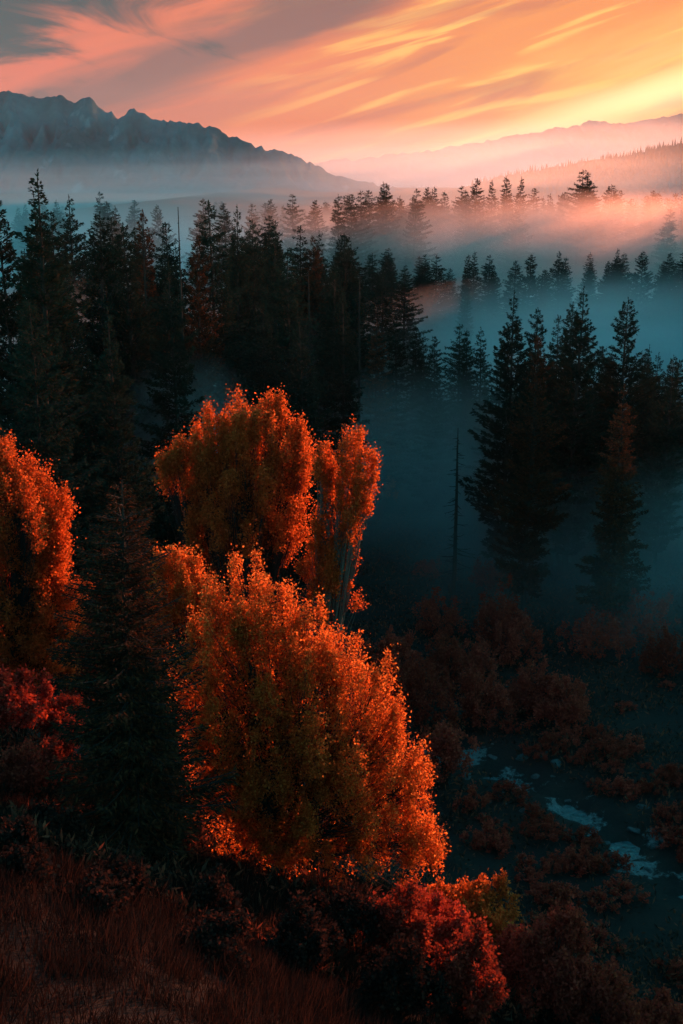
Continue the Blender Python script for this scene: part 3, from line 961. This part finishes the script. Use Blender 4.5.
BM = [boulder_mesh(k) for k in range(4)]
rb = random.Random(3)
for k in range(26):
    q = rb.randrange(1, len(STREAM) - 2)
    t = rb.random()
    p = STREAM[q] * (1 - t) + STREAM[q + 1] * t
    x, y = p[0] + rb.uniform(-4, 4), p[1] + rb.uniform(-3, 3)
    o = link('boulder', BM[k % 4])
    q_ = rb.uniform(.12, .42)
    o.location = (x, y, gz(x, y) - q_ * .15)
    o.rotation_euler = (rb.uniform(-.3, .3), rb.uniform(-.3, .3), rb.uniform(0, 6.28))
    o.scale = (q_, q_ * rb.uniform(.6, 1), q_ * rb.uniform(.6, 1.1))
    tag(o, 'small grey boulder lying along the braided stream bed', 'boulder', 'boulders along the stream')
# ------------------------------------------------------------------ air: one even haze and the fog banks
def box(name, x0, x1, y0, y1, z0, z1, mat):
    V = [(x, y, z) for x in (x0, x1) for y in (y0, y1) for z in (z0, z1)]
    Q = [(0, 1, 3, 2), (4, 6, 7, 5), (0, 4, 5, 1), (2, 3, 7, 6), (0, 2, 6, 4), (1, 5, 7, 3)]
    return link(name, mesh_np(name, V, Q, mat))


m, nt, out = new_mat('haze')
pv = N(nt, 'ShaderNodeVolumePrincipled')
pv.inputs['Color'].default_value = (0.86, 0.93, 0.96, 1)
pv.inputs['Density'].default_value = 0.000022
pv.inputs['Anisotropy'].default_value = 0.1
nt.links.new(pv.outputs[0], out.inputs['Volume'])
tag(box('haze', -7000, 7000, -600, 8400, -8, 640, m), 'thin even haze filling the whole valley', 'haze', kind='stuff')


def fog_mat(name, density, nscale, contrast, power, col=(0.86, 0.93, 0.96), aniso=0.55, rate=0.12):
    m, nt, out = new_mat(name)
    tc = N(nt, 'ShaderNodeTexCoord')
    ln = N(nt, 'ShaderNodeVectorMath', operation='DOT_PRODUCT')
    nt.links.new(tc.outputs['Object'], ln.inputs[0])
    nt.links.new(tc.outputs['Object'], ln.inputs[1])
    f = math_n(nt, 'SUBTRACT', 1.0, ln.outputs['Value'], clamp=True)
    f = math_n(nt, 'POWER', f, power)
    no = N(nt, 'ShaderNodeTexNoise')
    no.inputs['Scale'].default_value = nscale
    no.inputs['Detail'].default_value = 3
    nt.links.new(tc.outputs['Object'], no.inputs['Vector'])
    nz = math_n(nt, 'MULTIPLY_ADD', no.outputs['Fac'], contrast, 1 - contrast * 0.5, clamp=False)
    nz = math_n(nt, 'MAXIMUM', nz, 0.0)
    dn = math_n(nt, 'MULTIPLY', math_n(nt, 'MULTIPLY', f, nz), density)
    pv = N(nt, 'ShaderNodeVolumePrincipled')
    pv.inputs['Color'].default_value = (*col, 1)
    pv.inputs['Anisotropy'].default_value = aniso
    nt.links.new(dn, pv.inputs['Density'])
    nt.links.new(pv.outputs[0], out.inputs['Volume'])
    m.cycles.volume_step_rate = rate
    return m


def ball_mesh():
    import bmesh
    bm = bmesh.new()
    bmesh.ops.create_icosphere(bm, subdivisions=3, radius=1.0)
    me = bpy.data.meshes.new('fog_bank')
    bm.to_mesh(me)
    bm.free()
    return me


def fog(label, c, r, density, nscale=3.0, contrast=2.0, power=1.2, aniso=0.55, rot=0, rate=0.15, col=(0.86, 0.93, 0.96)):
    me = ball_mesh()
    me.materials.append(fog_mat('fog', density, nscale, contrast, power, col=col, aniso=aniso, rate=rate))
    o = link('fog_bank', me)
    o.location = c
    o.scale = r
    o.rotation_euler = (0, 0, rot)
    tag(o, label, 'fog', kind='stuff')


fog('sunlit fog bank tinted pink, lying against the far treeline at right', (95, 300, 15), (170, 52, 19), 0.034, col=(0.97, 0.85, 0.80))  # part of the coral sun glow is put into the scattering colour
fog('thin mist veiling the wooded hill at right', (330, 1000, 50), (420, 200, 72), 0.0011, nscale=4)
fog('dull mist between the conifers of the far left treeline', (-70, 320, 12), (120, 90, 24), 0.013)
fog('teal fog bank lying behind the right stand of pines', (55, 190, 5), (66, 38, 17), 0.028, rot=R(-8))
fog('low teal mist around the trunks of the right stand', (34, 92, 2), (32, 20, 11), 0.030)
fog('teal mist in the gap right of the orange dome tree', (8, 112, 3), (26, 20, 14), 0.025)
fog('teal mist in the gap left of the orange dome tree', (-13, 97, 12), (7, 6, 9), 0.09)
fog('thin teal haze standing between the trees of the left forest', (-40, 150, 6), (58, 40, 17), 0.013)
fog('broad mist layer lying at the foot of the mountains', (0, 1250, 30), (900, 420, 44), 0.0010, nscale=4)
fog('high thin mist filling the valley before the farthest ridges', (1000, 4700, 60), (2700, 1100, 230), 0.0008, nscale=4)

# ------------------------------------------------------------------ sky
w = bpy.data.worlds.new('World')
S.world = w
w.use_nodes = True
nt = w.node_tree
for nd in list(nt.nodes):
    nt.nodes.remove(nd)
out = N(nt, 'ShaderNodeOutputWorld')
bg = N(nt, 'ShaderNodeBackground')
nt.links.new(bg.outputs[0], out.inputs[0])
tc = N(nt, 'ShaderNodeTexCoord')
sep = N(nt, 'ShaderNodeSeparateXYZ')
nt.links.new(tc.outputs['Generated'], sep.inputs[0])
DEG = 180 / math.pi
az = math_n(nt, 'MULTIPLY', math_n(nt, 'ARCTAN2', sep.outputs[0], sep.outputs[1]), DEG)      # degrees right of the valley axis
el = math_n(nt, 'MULTIPLY', math_n(nt, 'ARCSINE', sep.outputs[2]), DEG)


def sstep(v, a, b):
    n = N(nt, 'ShaderNodeMapRange', interpolation_type='SMOOTHSTEP')
    n.inputs['From Min'].default_value = a
    n.inputs['From Max'].default_value = b
    nt.links.new(v, n.inputs['Value'])
    return n.outputs['Result']


def sky_noise(ax, ay, sx, sy, seed, detail=5, rough=0.55, dist=0.6):
    """cloud noise drawn out along a tilted axis"""
    cb = N(nt, 'ShaderNodeCombineXYZ')
    nt.links.new(math_n(nt, 'MULTIPLY', ax, sx), cb.inputs[0])
    nt.links.new(math_n(nt, 'MULTIPLY', ay, sy), cb.inputs[1])
    cb.inputs[2].default_value = seed
    no = N(nt, 'ShaderNodeTexNoise')
    no.inputs['Scale'].default_value = 1.0
    no.inputs['Detail'].default_value = detail
    no.inputs['Roughness'].default_value = rough
    no.inputs['Distortion'].default_value = dist
    nt.links.new(cb.outputs[0], no.inputs['Vector'])
    return no.outputs['Fac']


# streaks fan out: they rise to the right by about 16 degrees
ca, sa = math.cos(R(15)), math.sin(R(15))
su = math_n(nt, 'ADD', math_n(nt, 'MULTIPLY', az, ca), math_n(nt, 'MULTIPLY', el, sa))
sv = math_n(nt, 'SUBTRACT', math_n(nt, 'MULTIPLY', el, ca), math_n(nt, 'MULTIPLY', az, sa))
n1 = sky_noise(su, sv, 0.085, 0.60, 3.3)
n2 = sky_noise(su, sv, 0.10, 1.15, 8.1, 5, 0.5, 0.8)
n4 = sky_noise(su, sv, 0.07, 0.62, 5.5, 6, 0.52, 1.0)
n3 = sky_noise(az, el, 0.10, 0.32, 1.7, 6, 0.6, 1.0)

# glow centre low on the right
gd = math_n(nt, 'SQRT', math_n(nt, 'ADD', math_n(nt, 'POWER', math_n(nt, 'SUBTRACT', az, 17.0), 2.0), math_n(nt, 'POWER', math_n(nt, 'MULTIPLY', math_n(nt, 'SUBTRACT', el, 4.2), 2.4), 2.0)))
gd = math_n(nt, 'ADD', gd, math_n(nt, 'MULTIPLY', math_n(nt, 'SUBTRACT', n1, 0.5), 16.0))
base = ramp(nt, math_n(nt, 'DIVIDE', gd, 60.0), [(0.0, (0.98, 0.58, 0.19)), (0.07, (0.92, 0.43, 0.115)), (0.17, (0.84, 0.30, 0.088)), (0.30, (0.74, 0.205, 0.095)), (0.52, (0.66, 0.165, 0.105)), (0.85, (0.32, 0.14, 0.12)), (1.0, (0.15, 0.12, 0.12))])
# bright yellow streaks
yf = math_n(nt, 'MULTIPLY', sstep(n2, 0.48, 0.62), sstep(az, -8.0, 6.0))
col = mix_col(nt, math_n(nt, 'MULTIPLY', yf, 0.85), base, (1.05, 0.56, 0.14))
# darker coral streaks between them
col = mix_col(nt, math_n(nt, 'MULTIPLY', sstep(n4, 0.50, 0.66), 0.62), col, (0.50, 0.160, 0.105))
# hottest streak near the glow
hot = math_n(nt, 'SUBTRACT', 1.0, sstep(math_n(nt, 'ABSOLUTE', math_n(nt, 'SUBTRACT', sv, 0.15)), 0.0, 1.1))
hot = math_n(nt, 'MULTIPLY', hot, sstep(az, 3.0, 15.0))
col = mix_col(nt, math_n(nt, 'MULTIPLY', hot, 0.85), col, (1.35, 0.95, 0.42))
# the long mauve band climbing from the mountain to the upper right
bv = math_n(nt, 'SUBTRACT', el, math_n(nt, 'MULTIPLY_ADD', az, 0.376, 8.3))
bv = math_n(nt, 'ADD', bv, math_n(nt, 'MULTIPLY', math_n(nt, 'SUBTRACT', n1, 0.5), 3.2))
band = math_n(nt, 'SUBTRACT', 1.0, sstep(math_n(nt, 'ABSOLUTE', bv), 0.5, 2.0))
band = math_n(nt, 'MULTIPLY', band, math_n(nt, 'SUBTRACT', 1.0, sstep(az, 3.0, 12.0)))
col = mix_col(nt, math_n(nt, 'MULTIPLY', band, 0.95), col, (0.215, 0.115, 0.105))
# grey teal cloud at the upper left
up = math_n(nt, 'ADD', math_n(nt, 'SUBTRACT', math_n(nt, 'MULTIPLY', el, 0.55), math_n(nt, 'MULTIPLY', az, 0.30)), math_n(nt, 'MULTIPLY', math_n(nt, 'SUBTRACT', n3, 0.5), 14.0))
upf = sstep(up, 5.8, 8.6)
col = mix_col(nt, math_n(nt, 'MULTIPLY', upf, 0.97), col, (0.022, 0.076, 0.086))
# dusk sky above and away from the glow: the daylight sky model, dimmed and cooled
sky = N(nt, 'ShaderNodeTexSky', sky_type='NISHITA')
sky.sun_disc = False
sky.sun_elevation = SUN_EL
sky.sun_rotation = SUN_AZ
sky.air_density = 1.0
sky.dust_density = 0.5
sky.ozone_density = 4.0
dim = N(nt, 'ShaderNodeMix', data_type='RGBA', blend_type='MULTIPLY')
dim.inputs[0].default_value = 1.0
nt.links.new(sky.outputs[0], dim.inputs[6])
dim.inputs[7].default_value = (0.15, 0.60, 0.41, 1)
far_el = sstep(math_n(nt, 'ADD', el, math_n(nt, 'MULTIPLY', math_n(nt, 'SUBTRACT', n3, 0.5), 6.0)), 14.0, 20.0)
far_az = sstep(math_n(nt, 'ABSOLUTE', math_n(nt, 'SUBTRACT', az, 18.0)), 38.0, 62.0)
away = math_n(nt, 'MAXIMUM', far_el, far_az)
col = mix_col(nt, away, col, dim.outputs[2])
nt.links.new(col, bg.inputs['Color'])
bg.inputs['Strength'].default_value = 0.5

# ------------------------------------------------------------------ sun
sl = bpy.data.lights.new('sun', 'SUN')
sl.energy = 5.0
sl.angle = R(0.8)
sl.color = (1.0, 0.275, 0.125)
so = bpy.data.objects.new('sun', sl)
COL.objects.link(so)
to_sun = Vector((math.sin(SUN_AZ) * math.cos(SUN_EL), math.cos(SUN_AZ) * math.cos(SUN_EL), math.sin(SUN_EL)))
so.rotation_euler = to_sun.to_track_quat('Z', 'Y').to_euler()
so.location = (100, 80, 120)

# ------------------------------------------------------------------ render
S.render.engine = 'CYCLES'
cy = S.cycles
cy.max_bounces = 4
cy.diffuse_bounces = 2
cy.glossy_bounces = 2
cy.transmission_bounces = 3
cy.volume_bounces = 3
cy.transparent_max_bounces = 8
cy.use_denoising = True
S.view_settings.view_transform = 'Standard'
S.view_settings.look = 'None'
S.view_settings.exposure = 1.25
S.view_settings.gamma = 1
